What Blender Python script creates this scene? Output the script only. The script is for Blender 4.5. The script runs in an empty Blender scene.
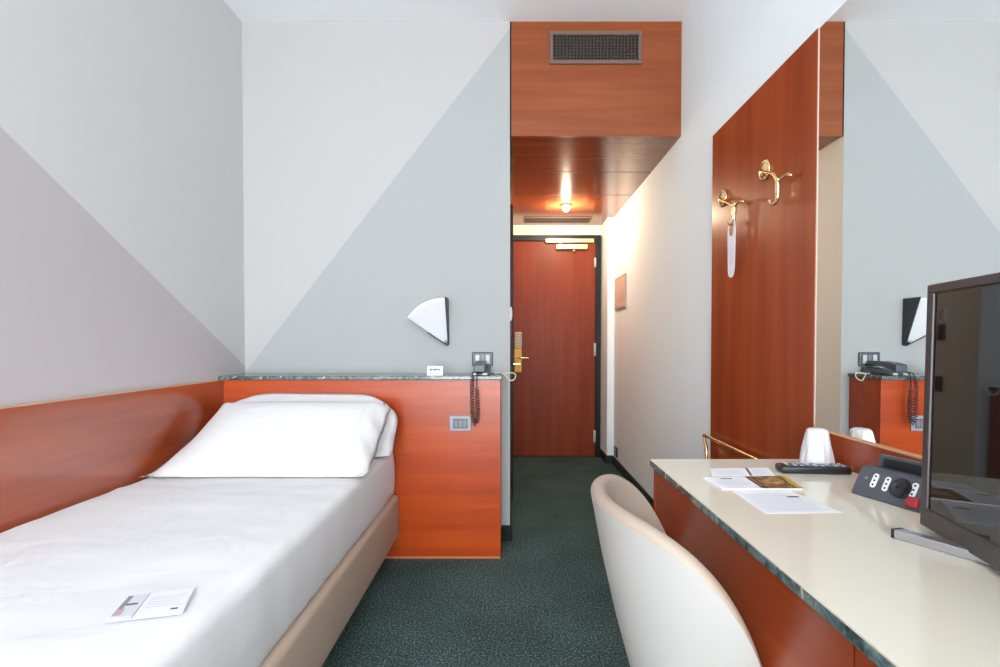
import bpy, bmesh, math, random
from mathutils import Vector, Matrix
random.seed(7)
PI = math.pi
C = bpy.context.scene.collection
sc = bpy.context.scene

# ------------------------------------------------------------------ materials
def lin(r, g, b):
    def f(c):
        c /= 255.0
        return c / 12.92 if c <= 0.04045 else ((c + 0.055) / 1.055) ** 2.4
    return (f(r), f(g), f(b), 1.0)

def mat(name, col, rough=0.5, metal=0.0, spec=0.5, coat=0.0, bump=None, emit=None, trans=0.0):
    m = bpy.data.materials.new(name); m.use_nodes = True
    nt = m.node_tree; p = nt.nodes['Principled BSDF']
    p.inputs['Base Color'].default_value = col
    p.inputs['Roughness'].default_value = rough
    p.inputs['Metallic'].default_value = metal
    p.inputs['Specular IOR Level'].default_value = spec
    p.inputs['Coat Weight'].default_value = coat
    p.inputs['Coat Roughness'].default_value = 0.08
    p.inputs['Transmission Weight'].default_value = trans
    if emit:
        p.inputs['Emission Color'].default_value = emit[0]
        p.inputs['Emission Strength'].default_value = emit[1]
    # small tonal variation and optional bump, so no surface is perfectly even
    tc = nt.nodes.new('ShaderNodeNewGeometry')
    if bump:
        n = nt.nodes.new('ShaderNodeTexNoise')
        n.inputs['Scale'].default_value = bump[0]; n.inputs['Detail'].default_value = 4
        nt.links.new(tc.outputs['Position'], n.inputs['Vector'])
        b = nt.nodes.new('ShaderNodeBump')
        b.inputs['Strength'].default_value = bump[1]; b.inputs['Distance'].default_value = bump[2]
        nt.links.new(n.outputs['Fac'], b.inputs['Height'])
        nt.links.new(b.outputs['Normal'], p.inputs['Normal'])
    return m

def ramp(nt, stops):
    r = nt.nodes.new('ShaderNodeValToRGB')
    e = r.color_ramp.elements
    e[0].position, e[0].color = stops[0]
    e[1].position, e[1].color = stops[-1]
    for pos, c in stops[1:-1]:
        x = e.new(pos); x.color = c
    return r

def wood(name, axis, dark, mid, light, rough=0.25, spec=0.5, scale=1.0):
    """veneer whose grain runs along one axis"""
    m = bpy.data.materials.new(name); m.use_nodes = True
    nt = m.node_tree; p = nt.nodes['Principled BSDF']
    g = nt.nodes.new('ShaderNodeNewGeometry')
    mp = nt.nodes.new('ShaderNodeMapping')
    s = [14.0 * scale] * 3; s['xyz'.index(axis)] = 0.9 * scale
    mp.inputs['Scale'].default_value = s
    nt.links.new(g.outputs['Position'], mp.inputs['Vector'])
    n1 = nt.nodes.new('ShaderNodeTexNoise'); n1.inputs['Scale'].default_value = 1.0
    n1.inputs['Detail'].default_value = 6; n1.inputs['Roughness'].default_value = 0.6; n1.inputs['Distortion'].default_value = 0.4
    nt.links.new(mp.outputs['Vector'], n1.inputs['Vector'])
    mp2 = nt.nodes.new('ShaderNodeMapping')
    s2 = [160.0] * 3; s2['xyz'.index(axis)] = 5.0
    mp2.inputs['Scale'].default_value = s2
    nt.links.new(g.outputs['Position'], mp2.inputs['Vector'])
    n2 = nt.nodes.new('ShaderNodeTexNoise'); n2.inputs['Scale'].default_value = 1.0; n2.inputs['Detail'].default_value = 3
    nt.links.new(mp2.outputs['Vector'], n2.inputs['Vector'])
    r = ramp(nt, [(0.3, dark), (0.5, mid), (0.72, light)])
    nt.links.new(n1.outputs['Fac'], r.inputs['Fac'])
    mx = nt.nodes.new('ShaderNodeMix'); mx.data_type = 'RGBA'; mx.blend_type = 'MULTIPLY'
    mx.inputs['Factor'].default_value = 0.16
    r2 = ramp(nt, [(0.3, (0.6, 0.55, 0.5, 1)), (0.65, (1, 1, 1, 1))])
    nt.links.new(n2.outputs['Fac'], r2.inputs['Fac'])
    nt.links.new(r.outputs['Color'], mx.inputs['A']); nt.links.new(r2.outputs['Color'], mx.inputs['B'])
    nt.links.new(mx.outputs['Result'], p.inputs['Base Color'])
    p.inputs['Roughness'].default_value = rough
    p.inputs['Specular IOR Level'].default_value = spec
    return m

def split_paint(name, below, above, nrm, dist):
    """wall paint in two colours meeting along one straight slanted line"""
    m = bpy.data.materials.new(name); m.use_nodes = True
    nt = m.node_tree; p = nt.nodes['Principled BSDF']
    g = nt.nodes.new('ShaderNodeNewGeometry')
    d = nt.nodes.new('ShaderNodeVectorMath'); d.operation = 'DOT_PRODUCT'
    d.inputs[1].default_value = nrm
    nt.links.new(g.outputs['Position'], d.inputs[0])
    gt = nt.nodes.new('ShaderNodeMath'); gt.operation = 'GREATER_THAN'; gt.inputs[1].default_value = dist
    nt.links.new(d.outputs['Value'], gt.inputs[0])
    mx = nt.nodes.new('ShaderNodeMix'); mx.data_type = 'RGBA'
    mx.inputs['A'].default_value = below; mx.inputs['B'].default_value = above
    nt.links.new(gt.outputs[0], mx.inputs['Factor'])
    nt.links.new(mx.outputs['Result'], p.inputs['Base Color'])
    n = nt.nodes.new('ShaderNodeTexNoise'); n.inputs['Scale'].default_value = 220
    nt.links.new(g.outputs['Position'], n.inputs['Vector'])
    b = nt.nodes.new('ShaderNodeBump'); b.inputs['Strength'].default_value = 0.06; b.inputs['Distance'].default_value = 0.002
    nt.links.new(n.outputs['Fac'], b.inputs['Height']); nt.links.new(b.outputs['Normal'], p.inputs['Normal'])
    p.inputs['Roughness'].default_value = 0.75; p.inputs['Specular IOR Level'].default_value = 0.25
    return m

def carpet_mat():
    m = bpy.data.materials.new('carpet_green'); m.use_nodes = True
    nt = m.node_tree; p = nt.nodes['Principled BSDF']
    g = nt.nodes.new('ShaderNodeNewGeometry')
    n1 = nt.nodes.new('ShaderNodeTexNoise'); n1.inputs['Scale'].default_value = 125; n1.inputs['Detail'].default_value = 3
    n1.inputs['Roughness'].default_value = 0.7
    v = nt.nodes.new('ShaderNodeTexVoronoi'); v.inputs['Scale'].default_value = 120
    for n in (n1, v): nt.links.new(g.outputs['Position'], n.inputs['Vector'])
    r = ramp(nt, [(0.38, lin(45, 62, 61)), (0.52, lin(68, 89, 87)), (0.66, lin(122, 140, 138))])
    nt.links.new(n1.outputs['Fac'], r.inputs['Fac'])
    n3 = nt.nodes.new('ShaderNodeTexNoise'); n3.inputs['Scale'].default_value = 3.0
    nt.links.new(g.outputs['Position'], n3.inputs['Vector'])
    r3 = ramp(nt, [(0.35, (0.82, 0.82, 0.82, 1)), (0.65, (1.08, 1.08, 1.08, 1))])
    nt.links.new(n3.outputs['Fac'], r3.inputs['Fac'])
    mx = nt.nodes.new('ShaderNodeMix'); mx.data_type = 'RGBA'; mx.blend_type = 'MULTIPLY'; mx.inputs['Factor'].default_value = 1
    nt.links.new(r.outputs['Color'], mx.inputs['A']); nt.links.new(r3.outputs['Color'], mx.inputs['B'])
    nt.links.new(mx.outputs['Result'], p.inputs['Base Color'])
    b = nt.nodes.new('ShaderNodeBump'); b.inputs['Strength'].default_value = 0.7; b.inputs['Distance'].default_value = 0.006
    nt.links.new(v.outputs['Distance'], b.inputs['Height']); nt.links.new(b.outputs['Normal'], p.inputs['Normal'])
    p.inputs['Roughness'].default_value = 0.95; p.inputs['Specular IOR Level'].default_value = 0.1
    return m

def marble_mat():
    m = bpy.data.materials.new('green_marble'); m.use_nodes = True
    nt = m.node_tree; p = nt.nodes['Principled BSDF']
    g = nt.nodes.new('ShaderNodeNewGeometry')
    n1 = nt.nodes.new('ShaderNodeTexNoise'); n1.inputs['Scale'].default_value = 34; n1.inputs['Detail'].default_value = 6
    n1.inputs['Distortion'].default_value = 1.2
    n2 = nt.nodes.new('ShaderNodeTexNoise'); n2.inputs['Scale'].default_value = 11; n2.inputs['Detail'].default_value = 4
    n2.inputs['Distortion'].default_value = 2.5
    for n in (n1, n2): nt.links.new(g.outputs['Position'], n.inputs['Vector'])
    r = ramp(nt, [(0.3, lin(38, 56, 56)), (0.5, lin(76, 98, 98)), (0.7, lin(118, 138, 138))])
    nt.links.new(n1.outputs['Fac'], r.inputs['Fac'])
    r2 = ramp(nt, [(0.645, (0, 0, 0, 1)), (0.70, (1, 1, 1, 1))])
    nt.links.new(n2.outputs['Fac'], r2.inputs['Fac'])
    mx = nt.nodes.new('ShaderNodeMix'); mx.data_type = 'RGBA'
    nt.links.new(r2.outputs['Color'], mx.inputs['Factor'])
    nt.links.new(r.outputs['Color'], mx.inputs['A']); mx.inputs['B'].default_value = lin(185, 196, 196)
    nt.links.new(mx.outputs['Result'], p.inputs['Base Color'])
    p.inputs['Roughness'].default_value = 0.12
    return m

def cloth_mat(name, col, fine=900, wr=7.0, wrs=0.25, wrd=0.012, rough=0.85):
    m = bpy.data.materials.new(name); m.use_nodes = True
    nt = m.node_tree; p = nt.nodes['Principled BSDF']
    p.inputs['Base Color'].default_value = col; p.inputs['Roughness'].default_value = rough
    p.inputs['Specular IOR Level'].default_value = 0.2
    g = nt.nodes.new('ShaderNodeNewGeometry')
    n1 = nt.nodes.new('ShaderNodeTexNoise'); n1.inputs['Scale'].default_value = wr; n1.inputs['Detail'].default_value = 3
    n1.inputs['Distortion'].default_value = 1.0
    nt.links.new(g.outputs['Position'], n1.inputs['Vector'])
    b = nt.nodes.new('ShaderNodeBump'); b.inputs['Strength'].default_value = wrs; b.inputs['Distance'].default_value = wrd
    nt.links.new(n1.outputs['Fac'], b.inputs['Height'])
    nt.links.new(b.outputs['Normal'], p.inputs['Normal'])
    return m

M = {}
M['ceiling'] = mat('ceiling_paint', lin(244, 247, 249), 0.85, spec=0.2)
M['white_wall'] = mat('white_wall_paint', lin(238, 247, 250), 0.8, spec=0.2, bump=(220, 0.06, 0.002))
M['cream_wall'] = mat('cream_wall_paint', lin(240, 232, 218), 0.8, spec=0.2, bump=(220, 0.06, 0.002))
M['grey'] = lin(206, 205, 208); M['mauve'] = lin(187, 180, 183); M['sage'] = lin(167, 170, 170)
# left wall: z < 1.723 - (Y-1.46)*0.5725  is mauve
M['left_wall'] = split_paint('left_wall_paint', M['mauve'], lin(204, 203, 203), (0, 0.5725, 1.0), 1.723 + 1.46 * 0.5725)
# back wall: sage below the line from (-1.448, .972) to (-.022, 2.803)
_k = (2.803 - 0.972) / (-0.022 + 1.448)
M['back_wall'] = split_paint('back_wall_paint', M['sage'], lin(183, 182, 182), (-_k, 0, 1.0), 0.972 + 1.448 * _k)
M['carpet'] = carpet_mat()
M['marble'] = marble_mat()
D_, M_, L_ = lin(140, 57, 24), lin(154, 65, 28), lin(168, 76, 35)
MC = (lin(152, 54, 9), lin(170, 62, 11), lin(184, 74, 17))
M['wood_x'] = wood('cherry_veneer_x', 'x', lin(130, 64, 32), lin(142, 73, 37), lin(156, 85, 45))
M['wood_y'] = wood('cherry_veneer_y', 'y', D_, M_, L_)
M['wood_z'] = wood('cherry_veneer_z', 'z', D_, M_, L_, scale=0.8)
M['wood_cabinet'] = wood('cherry_veneer_cabinet', 'x', *MC, rough=0.3)
M['wood_wainscot'] = wood('cherry_veneer_wainscot', 'y', D_, M_, L_, rough=0.20, spec=0.9)
M['wood_wainscot'].node_tree.nodes['Principled BSDF'].inputs['Coat Weight'].default_value = 0.6
M['wood_wainscot'].node_tree.nodes['Principled BSDF'].inputs['Coat Roughness'].default_value = 0.22
M['wood_door'] = wood('cherry_veneer_door', 'z', lin(112, 44, 22), lin(124, 51, 26), lin(138, 60, 31), rough=0.42, spec=0.2, scale=0.8)
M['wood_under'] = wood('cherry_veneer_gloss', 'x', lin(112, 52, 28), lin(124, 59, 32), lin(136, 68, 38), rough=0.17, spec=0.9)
M['wood_edge'] = mat('pale_edge_band', lin(214, 160, 112), 0.35)
M['pale_band'] = mat('pale_bottom_edge', lin(188, 112, 66), 0.4)  # lighter strip along the bottom edge of the cabinet front
M['seam'] = mat('dark_seam', lin(60, 24, 12), 0.6)
M['black'] = mat('black_lacquer', lin(17, 19, 20), 0.45, spec=0.3)
M['skirting'] = mat('dark_skirting', lin(30, 38, 38), 0.45)
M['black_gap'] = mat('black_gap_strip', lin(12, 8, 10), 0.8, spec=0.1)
M['sheet'] = cloth_mat('white_sheet', lin(228, 228, 230), wr=6.0, wrs=0.35, wrd=0.012)
M['pillowcase'] = cloth_mat('white_pillowcase', lin(224, 224, 225), wr=9.0, wrs=0.5, wrd=0.016)
M['taupe'] = mat('taupe_upholstery', lin(186, 166, 148), 0.6, bump=(500, 0.1, 0.001))
M['leather'] = mat('white_leather', lin(184, 184, 181), 0.5, bump=(420, 0.08, 0.001))
M['lining'] = mat('beige_lining', lin(172, 156, 142), 0.6, bump=(420, 0.08, 0.001))
M['glass_top'] = mat('cream_back_painted_glass', lin(221, 215, 199), 0.04, spec=0.6)
M['mirror'] = mat('mirror_silver', (0.93, 0.95, 0.94, 1), 0.0, metal=1.0)
M['mirror_back'] = mat('mirror_backing', lin(90, 90, 90), 0.6)
M['mirror_edge'] = mat('mirror_edge', lin(230, 214, 205), 0.3)
M['brass'] = mat('polished_brass', lin(240, 214, 158), 0.2, metal=1.0)
M['brass_dark'] = mat('aged_brass', lin(142, 106, 58), 0.42, metal=1.0)
M['brass_worn'] = mat('worn_keypad', lin(178, 152, 118), 0.45, metal=0.5)
M['brass_pale'] = mat('satin_brass', lin(226, 205, 150), 0.35, metal=0.8)
M['steel'] = mat('satin_steel', lin(196, 198, 204), 0.3, metal=0.9)
M['dark_plastic'] = mat('anthracite_plastic', lin(78, 82, 91), 0.4)
M['plate_grey'] = mat('switch_plate_grey', lin(150, 154, 164), 0.35)
M['black_plastic'] = mat('black_plastic', lin(34, 34, 38), 0.35)
M['grey_plastic'] = mat('grey_plastic', lin(118, 122, 130), 0.4)
M['light_plastic'] = mat('light_grey_plastic', lin(190, 194, 202), 0.4)
M['white_plastic'] = mat('white_plastic', lin(238, 238, 238), 0.4)
M['tv_bezel'] = mat('tv_bezel', lin(64, 60, 62), 0.28)
M['screen'] = mat('dark_screen', lin(14, 14, 16), 0.03, spec=0.9)
M['red'] = mat('red_rocker', lin(170, 20, 34), 0.15, coat=0.6)
M['acrylic'] = mat('white_opal_shade', lin(218, 219, 224), 0.35)
M['sconce_black'] = mat('sconce_black', lin(46, 48, 52), 0.45)
M['paper'] = mat('white_paper', lin(232, 232, 237), 0.7)
M['ink'] = mat('grey_print', lin(214, 214, 222), 0.7)
M['ink_dark'] = mat('dark_print', lin(92, 90, 102), 0.7)
M['photo_brown'] = mat('brown_photo', lin(62, 44, 40), 0.5)
M['photo_tan'] = mat('tan_photo', lin(170, 128, 90), 0.5)
M['photo_gold'] = mat('gold_photo', lin(186, 156, 50), 0.5)
def photo_mat():
    m = bpy.data.materials.new('brochure_picture'); m.use_nodes = True
    nt = m.node_tree; p = nt.nodes['Principled BSDF']
    g = nt.nodes.new('ShaderNodeNewGeometry')
    n = nt.nodes.new('ShaderNodeTexNoise'); n.inputs['Scale'].default_value = 26; n.inputs['Detail'].default_value = 3; n.inputs['Distortion'].default_value = 1.5
    nt.links.new(g.outputs['Position'], n.inputs['Vector'])
    rr = ramp(nt, [(0.34, lin(58, 40, 36)), (0.46, lin(128, 84, 58)), (0.54, lin(176, 140, 104)), (0.62, lin(168, 138, 52)), (0.72, lin(214, 190, 110))])
    nt.links.new(n.outputs['Fac'], rr.inputs['Fac']); nt.links.new(rr.outputs['Color'], p.inputs['Base Color'])
    p.inputs['Roughness'].default_value = 0.4
    return m
M['photo_mix'] = photo_mat()
M['photo_pink'] = mat('pink_photo', lin(188, 160, 166), 0.5)
M['photo_grey'] = mat('grey_photo', lin(140, 136, 146), 0.5)
M['plastic_wrap'] = mat('white_wrapped_plastic', lin(224, 224, 229), 0.3, bump=(60, 0.5, 0.004))
M['grille'] = mat('brown_grille', lin(112, 88, 78), 0.5)
M['grille_bar'] = mat('brown_grille_bar', lin(74, 60, 55), 0.5)
M['grille_dark'] = mat('dark_duct', lin(22, 26, 26), 0.8)
M['notice'] = mat('pinkish_notice', lin(214, 186, 172), 0.5)
M['notice_frame'] = mat('notice_frame', lin(176, 160, 152), 0.4)
M['cable'] = mat('cream_cable', lin(206, 204, 184), 0.5)
M['bulb'] = mat('lit_bulb', lin(255, 240, 210), 0.3, emit=((1.0, 0.86, 0.62, 1), 30.0))
M['chrome_ring'] = mat('copper_ring', lin(190, 140, 100), 0.3, metal=0.8)
M['window_frame'] = mat('white_window_frame', lin(235, 235, 235), 0.4)

# ------------------------------------------------------------------ mesh helpers (world coordinates)
class B:
    def __init__(self): self.bm = bmesh.new(); self.mi = 0
    def _mark(self, faces, smooth=False):
        for f in faces: f.material_index = self.mi; f.smooth = smooth
    def take(self, sub, smooth=False):
        me = bpy.data.meshes.new('tmp'); sub.to_mesh(me); sub.free()
        n0 = len(self.bm.faces); self.bm.from_mesh(me); bpy.data.meshes.remove(me)
        self.bm.faces.ensure_lookup_table()
        self._mark(self.bm.faces[n0:], smooth); return self
    def box(self, x0, x1, y0, y1, z0, z1, bev=0.0, seg=2, rot=None, smooth=False):
        s = bmesh.new(); bmesh.ops.create_cube(s, size=1.0)
        for v in s.verts:
            v.co = Vector((x0 + (v.co.x + .5) * (x1 - x0), y0 + (v.co.y + .5) * (y1 - y0), z0 + (v.co.z + .5) * (z1 - z0)))
        if bev > 0:
            bmesh.ops.bevel(s, geom=s.edges[:], offset=bev, segments=seg, affect='EDGES', profile=0.5)
        if rot is not None: bmesh.ops.transform(s, matrix=rot, verts=s.verts)
        return self.take(s, smooth)
    def quad(self, pts):
        f = self.bm.faces.new([self.bm.verts.new(p) for p in pts]); self._mark([f]); return self
    def prism(self, poly, vec, bev=0.0, seg=2, smooth=False):
        s = bmesh.new(); vs = [s.verts.new(p) for p in poly]; f = s.faces.new(vs)
        r = bmesh.ops.extrude_face_region(s, geom=[f])
        bmesh.ops.translate(s, verts=[g for g in r['geom'] if isinstance(g, bmesh.types.BMVert)], vec=Vector(vec))
        bmesh.ops.recalc_face_normals(s, faces=s.faces[:])
        if bev > 0: bmesh.ops.bevel(s, geom=s.edges[:], offset=bev, segments=seg, affect='EDGES', profile=0.5)
        return self.take(s, smooth)
    def lathe(self, prof, c, axis=(0, 0, 1), seg=32, smooth=True):
        """prof: (radius, height along axis) pairs"""
        s = bmesh.new(); ax = Vector(axis).normalized()
        q = Vector((0, 0, 1)).rotation_difference(ax); rings = []
        for r, h in prof:
            ring = []
            for i in range(seg):
                a = 2 * PI * i / seg
                ring.append(s.verts.new(Vector(c) + q @ Vector((max(r, 1e-5) * math.cos(a), max(r, 1e-5) * math.sin(a), h))))
            rings.append(ring)
        for a, b in zip(rings, rings[1:]):
            for i in range(seg):
                s.faces.new((a[i], a[(i + 1) % seg], b[(i + 1) % seg], b[i]))
        s.faces.new(list(reversed(rings[0]))); s.faces.new(rings[-1])
        bmesh.ops.remove_doubles(s, verts=s.verts[:], dist=2e-5)
        bmesh.ops.recalc_face_normals(s, faces=s.faces[:])
        return self.take(s, smooth)
    def cyl(self, p0, p1, r0, r1=None, seg=20, smooth=True):
        p0, p1 = Vector(p0), Vector(p1); r1 = r0 if r1 is None else r1
        return self.lathe([(r0, 0), (r1, (p1 - p0).length)], p0, p1 - p0, seg, smooth)
    def tube(self, pts, r, seg=10, closed=False):
        pts = [Vector(p) for p in pts]; n = len(pts); s = bmesh.new(); rings = []; up = None
        for i, p in enumerate(pts):
            if closed: t = pts[(i + 1) % n] - pts[i - 1]
            else: t = pts[min(i + 1, n - 1)] - pts[max(i - 1, 0)]
            t.normalize()
            if up is None: up = t.orthogonal().normalized()
            up = (up - t * up.dot(t)).normalized(); sd = t.cross(up)
            rr = r[i] if isinstance(r, (list, tuple)) else r
            rings.append([s.verts.new(p + (up * math.cos(2 * PI * k / seg) + sd * math.sin(2 * PI * k / seg)) * rr) for k in range(seg)])
        pairs = list(zip(rings, rings[1:])) + ([(rings[-1], rings[0])] if closed else [])
        for a, b in pairs:
            for k in range(seg): s.faces.new((a[k], a[(k + 1) % seg], b[(k + 1) % seg], b[k]))
        if not closed:
            s.faces.new(list(reversed(rings[0]))); s.faces.new(rings[-1])
        bmesh.ops.recalc_face_normals(s, faces=s.faces[:])
        return self.take(s, True)
    def grid(self, fn, nu, nv, wrap_u=False, smooth=True):
        s = bmesh.new()
        V = [[s.verts.new(fn(i / nu, j / nv)) for j in range(nv + 1)] for i in range(nu + (0 if wrap_u else 1))]
        n = len(V)
        for i in range(nu):
            for j in range(nv):
                s.faces.new((V[i][j], V[(i + 1) % n][j], V[(i + 1) % n][j + 1], V[i][j + 1]))
        return self.take(s, smooth)

def rounded(poly_pts, n=8):
    """Catmull-Rom through points"""
    P = [Vector(p) for p in poly_pts]; out = []
    for i in range(len(P) - 1):
        p0, p1, p2, p3 = P[max(i - 1, 0)], P[i], P[i + 1], P[min(i + 2, len(P) - 1)]
        for k in range(n):
            t = k / n
            out.append(0.5 * ((2 * p1) + (p2 - p0) * t + (2 * p0 - 5 * p1 + 4 * p2 - p3) * t * t + (3 * p1 - p0 - 3 * p2 + p3) * t ** 3))
    out.append(P[-1]); return out

def fin(name, b, mats, parent=None, label=None, cat=None, group=None, kind=None, sharp=None):
    """link a finished bmesh as ONE object; a top-level one gets its origin at its base"""
    bm = b.bm if isinstance(b, B) else b
    me = bpy.data.meshes.new(name)
    if parent is not None:
        off = parent.matrix_world_loc if hasattr(parent, 'matrix_world_loc') else WLOC[parent.name]
    else:
        xs = [v.co.x for v in bm.verts]; ys = [v.co.y for v in bm.verts]; zs = [v.co.z for v in bm.verts]
        off = Vector(((min(xs) + max(xs)) / 2, (min(ys) + max(ys)) / 2, min(zs)))
    bmesh.ops.translate(bm, verts=bm.verts[:], vec=-off)
    bm.to_mesh(me); bm.free()
    for m in (mats if isinstance(mats, (list, tuple)) else [mats]): me.materials.append(M[m] if isinstance(m, str) else m)
    o = bpy.data.objects.new(name, me); C.objects.link(o)
    if parent is not None:
        o.parent = parent; WLOC[o.name] = off.copy()   # child at the parent's origin
    else:
        o.location = off; WLOC[o.name] = off.copy()
    tag(o, label, cat, group, kind); return o

WLOC = {}
def tag(o, label=None, cat=None, group=None, kind=None):
    if label: o['label'] = label
    if cat: o['category'] = cat
    if group: o['group'] = group
    if kind: o['kind'] = kind
    return o

def thing(name, loc, label, cat, group=None, kind=None):
    o = bpy.data.objects.new(name, None); C.objects.link(o); o.location = loc
    o.empty_display_size = 0.05
    WLOC[o.name] = Vector(loc); return tag(o, label, cat, group, kind)

def struct(name, b, m, label, cat):
    return fin(name, b, m, None, label, cat, None, 'structure')

# ------------------------------------------------------------------ measures
XL, XR, XM = -1.475, 0.935, 0.910       # left wall, right wall, mirror / panel face
Y0, Y1, Y2, YS, Y3 = -3.0, 2.532, 2.772, 4.547, 4.848
ZC, ZS = 2.86, 2.238                    # ceiling, underside of the bulkhead
XE = -0.006                             # free end of the headboard wall
ZD = 0.76                               # desk top

# ------------------------------------------------------------------ setting
struct('floor', B().box(XL - .1, XR + .1, Y0 - .1, Y3 + .1, -.06, 0), 'carpet',
       'dark green speckled carpet running from the bed into the entrance corridor', 'floor')
struct('ceiling', B().box(XL - .1, XR + .1, Y0 - .1, Y3 + .1, ZC, ZC + .08), 'ceiling', 'plain white ceiling over the room', 'ceiling')
struct('wall_left', B().box(XL - .1, XL, Y0, Y2, 0, ZC), 'left_wall', 'left wall painted light grey over a mauve triangle', 'wall')
b = B().box(XL - .1, XE, Y2, Y2 + .1, 0, ZC); b.bm.normal_update()
for f in b.bm.faces:
    if f.normal.x > .9: f.material_index = 1
struct('wall_back', b, ['back_wall', 'cream_wall'], 'wall behind the bed painted pale grey and sage on a diagonal', 'wall')
struct('wall_corridor', B().box(XE - .1, XE, Y2 + .1, Y3, 0, ZC), 'cream_wall', 'cream wall along the left of the entrance corridor', 'wall')
struct('wall_entrance', B().box(XE - .1, XR + .1, Y3, Y3 + .1, 0, ZC), 'cream_wall', 'cream end wall around the entrance door', 'wall')
struct('wall_right', B().box(XR, XR + .1, Y0, Y3, 0, ZC), 'white_wall', 'white right-hand wall from desk to corridor', 'wall')
struct('wall_pillar', B().box(.876, XR, YS, Y3, 0, ZS), 'white_wall', 'shallow white pier beside the entrance door', 'wall')
# window wall behind the camera, with a real opening
WX0, WX1, WZ0, WZ1 = -1.40, 0.86, 0.06, 2.66
b = B(); b.box(XL - .1, WX0, Y0 - .1, Y0, 0, ZC); b.box(WX1, XR + .1, Y0 - .1, Y0, 0, ZC)
b.box(WX0, WX1, Y0 - .1, Y0, 0, WZ0); b.box(WX0, WX1, Y0 - .1, Y0, WZ1, ZC)
struct('wall_window', b, 'white_wall', 'white window wall opposite the bed head', 'wall')
b = B()
for x0, x1 in ((WX0, WX0 + .05), (WX1 - .05, WX1), ((WX0 + WX1) / 2 - .03, (WX0 + WX1) / 2 + .03)): b.box(x0, x1, Y0 - .08, Y0 - .03, WZ0, WZ1, .004)
for z0, z1 in ((WZ0, WZ0 + .05), (WZ1 - .05, WZ1)): b.box(WX0 + .05, WX1 - .05, Y0 - .08, Y0 - .03, z0, z1, .004)
struct('window_1', b, 'window_frame', 'white two-light window frame facing the bed head', 'window')
# baseboards
struct('baseboard_right', B().box(XR - .012, XR, 1.47, YS, 0, .075, .003), 'skirting', 'dark skirting along the white right wall', 'baseboard')
b = B(); b.box(.864, .876, YS - .012, Y3 - .02, 0, .075, .003); b.box(.876, XR - .012, YS - .012, YS, 0, .075, .003)
struct('baseboard_pillar', b, 'skirting', 'dark skirting around the pier by the door', 'baseboard')
b = B(); b.box(-.052, XE + .012, Y2 - .012, Y2, 0, .085, .003); b.box(XE, XE + .012, Y2, 3.48, 0, .085, .003)
struct('baseboard_corner', b, 'black', 'dark skirting wrapping the free corner beside the headboard cabinet', 'baseboard')

# bulkhead over the corridor
bk = thing('trim_1', (.465, Y2, ZS), 'cherry wood bulkhead boxed in above the entrance corridor', 'bulkhead', kind='structure')
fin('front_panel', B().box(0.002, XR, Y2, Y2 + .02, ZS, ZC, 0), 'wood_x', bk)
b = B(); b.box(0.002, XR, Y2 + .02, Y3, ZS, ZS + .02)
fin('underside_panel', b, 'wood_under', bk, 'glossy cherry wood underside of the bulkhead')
b = B()
for yy in (3.351, 3.868): b.box(.004, XR - .002, yy - .003, yy + .003, ZS - .0008, ZS + .001)
fin('panel_joint', b, 'seam', bk)
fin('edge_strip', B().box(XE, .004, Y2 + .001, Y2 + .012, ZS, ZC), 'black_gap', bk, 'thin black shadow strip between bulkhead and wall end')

# ------------------------------------------------------------------ entrance door
d = thing('door_1', (.42, Y3 - .04, 0), 'cherry wood entrance door in a black frame at the corridor end', 'door', kind='structure')
fin('leaf', B().box(.012, .812, Y3 - .03, Y3 - .001, .006, 2.075, .002), 'wood_door', d)
b = B(); b.box(.812, .864, Y3 - .045, Y3 - .001, 0, 2.133, .003); b.box(XE + .001, .812, Y3 - .045, Y3 - .001, 2.078, 2.133, .003)
b.box(XE + .001, .012, Y3 - .045, Y3 - .001, 0, 2.078, .002)
fin('door_frame', b, 'black', d)
lk = fin('lock_plate', B().box(.030, .106, Y3 - .046, Y3 - .028,   .815, 1.05, .004), 'brass_dark', d, 'brass lock plate')
kp = fin('keypad', B().box(.034, .104, Y3 - .050, Y3 - .028, 1.05, 1.206, .004), 'brass_worn', d, 'pale keypad above the brass lock')
for i in range(3):
    for j in range(5):
        fin('key', B().box(.040 + i * .021, .055 + i * .021, Y3 - .054, Y3 - .049, 1.062 + j * .028, 1.080 + j * .028, .001), 'grey_plastic', kp)
b = B(); b.cyl((.068, Y3 - .046, .960), (.068, Y3 - .092, .960), .009); b.tube(rounded([(.068, Y3 - .088, .960), (.10, Y3 - .092, .960), (.168, Y3 - .088, .956)]), .0075)
fin('lever', b, 'brass', lk)
b = B(); b.cyl((.060, Y3 - .046, .900), (.060, Y3 - .070, .900), .012); b.box(.012, .092, Y3 - .078, Y3 - .066, .893, .907, .003)
fin('thumb_turn', b, 'brass', lk)
cl = fin('closer_body', B().box(.432, .728, Y3 - .085, Y3 - .030, 1.992, 2.040, .004), 'brass_pale', d, 'pale brass door closer body')
fin('closer_arm', B().box(.330, .790, Y3 - .075, Y3 - .046, 2.056, 2.094, .004), 'brass_pale', d, 'pale brass door closer rail')
fin('closer_pin', B().cyl((.600, Y3 - .065, 1.992), (.600, Y3 - .065, 1.968), .012), 'brass_pale', cl)
for z0, z1 in ((1.826, 1.916), (.975, 1.10), (.142, .259)):
    b = B(); b.cyl((.808, Y3 - .049, z0), (.808, Y3 - .049, z1), .008); b.box(.797, .808, Y3 - .034, Y3 - .029, z0, z1)
    fin('hinge', b, 'light_plastic', d, 'pale metal hinge')

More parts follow.
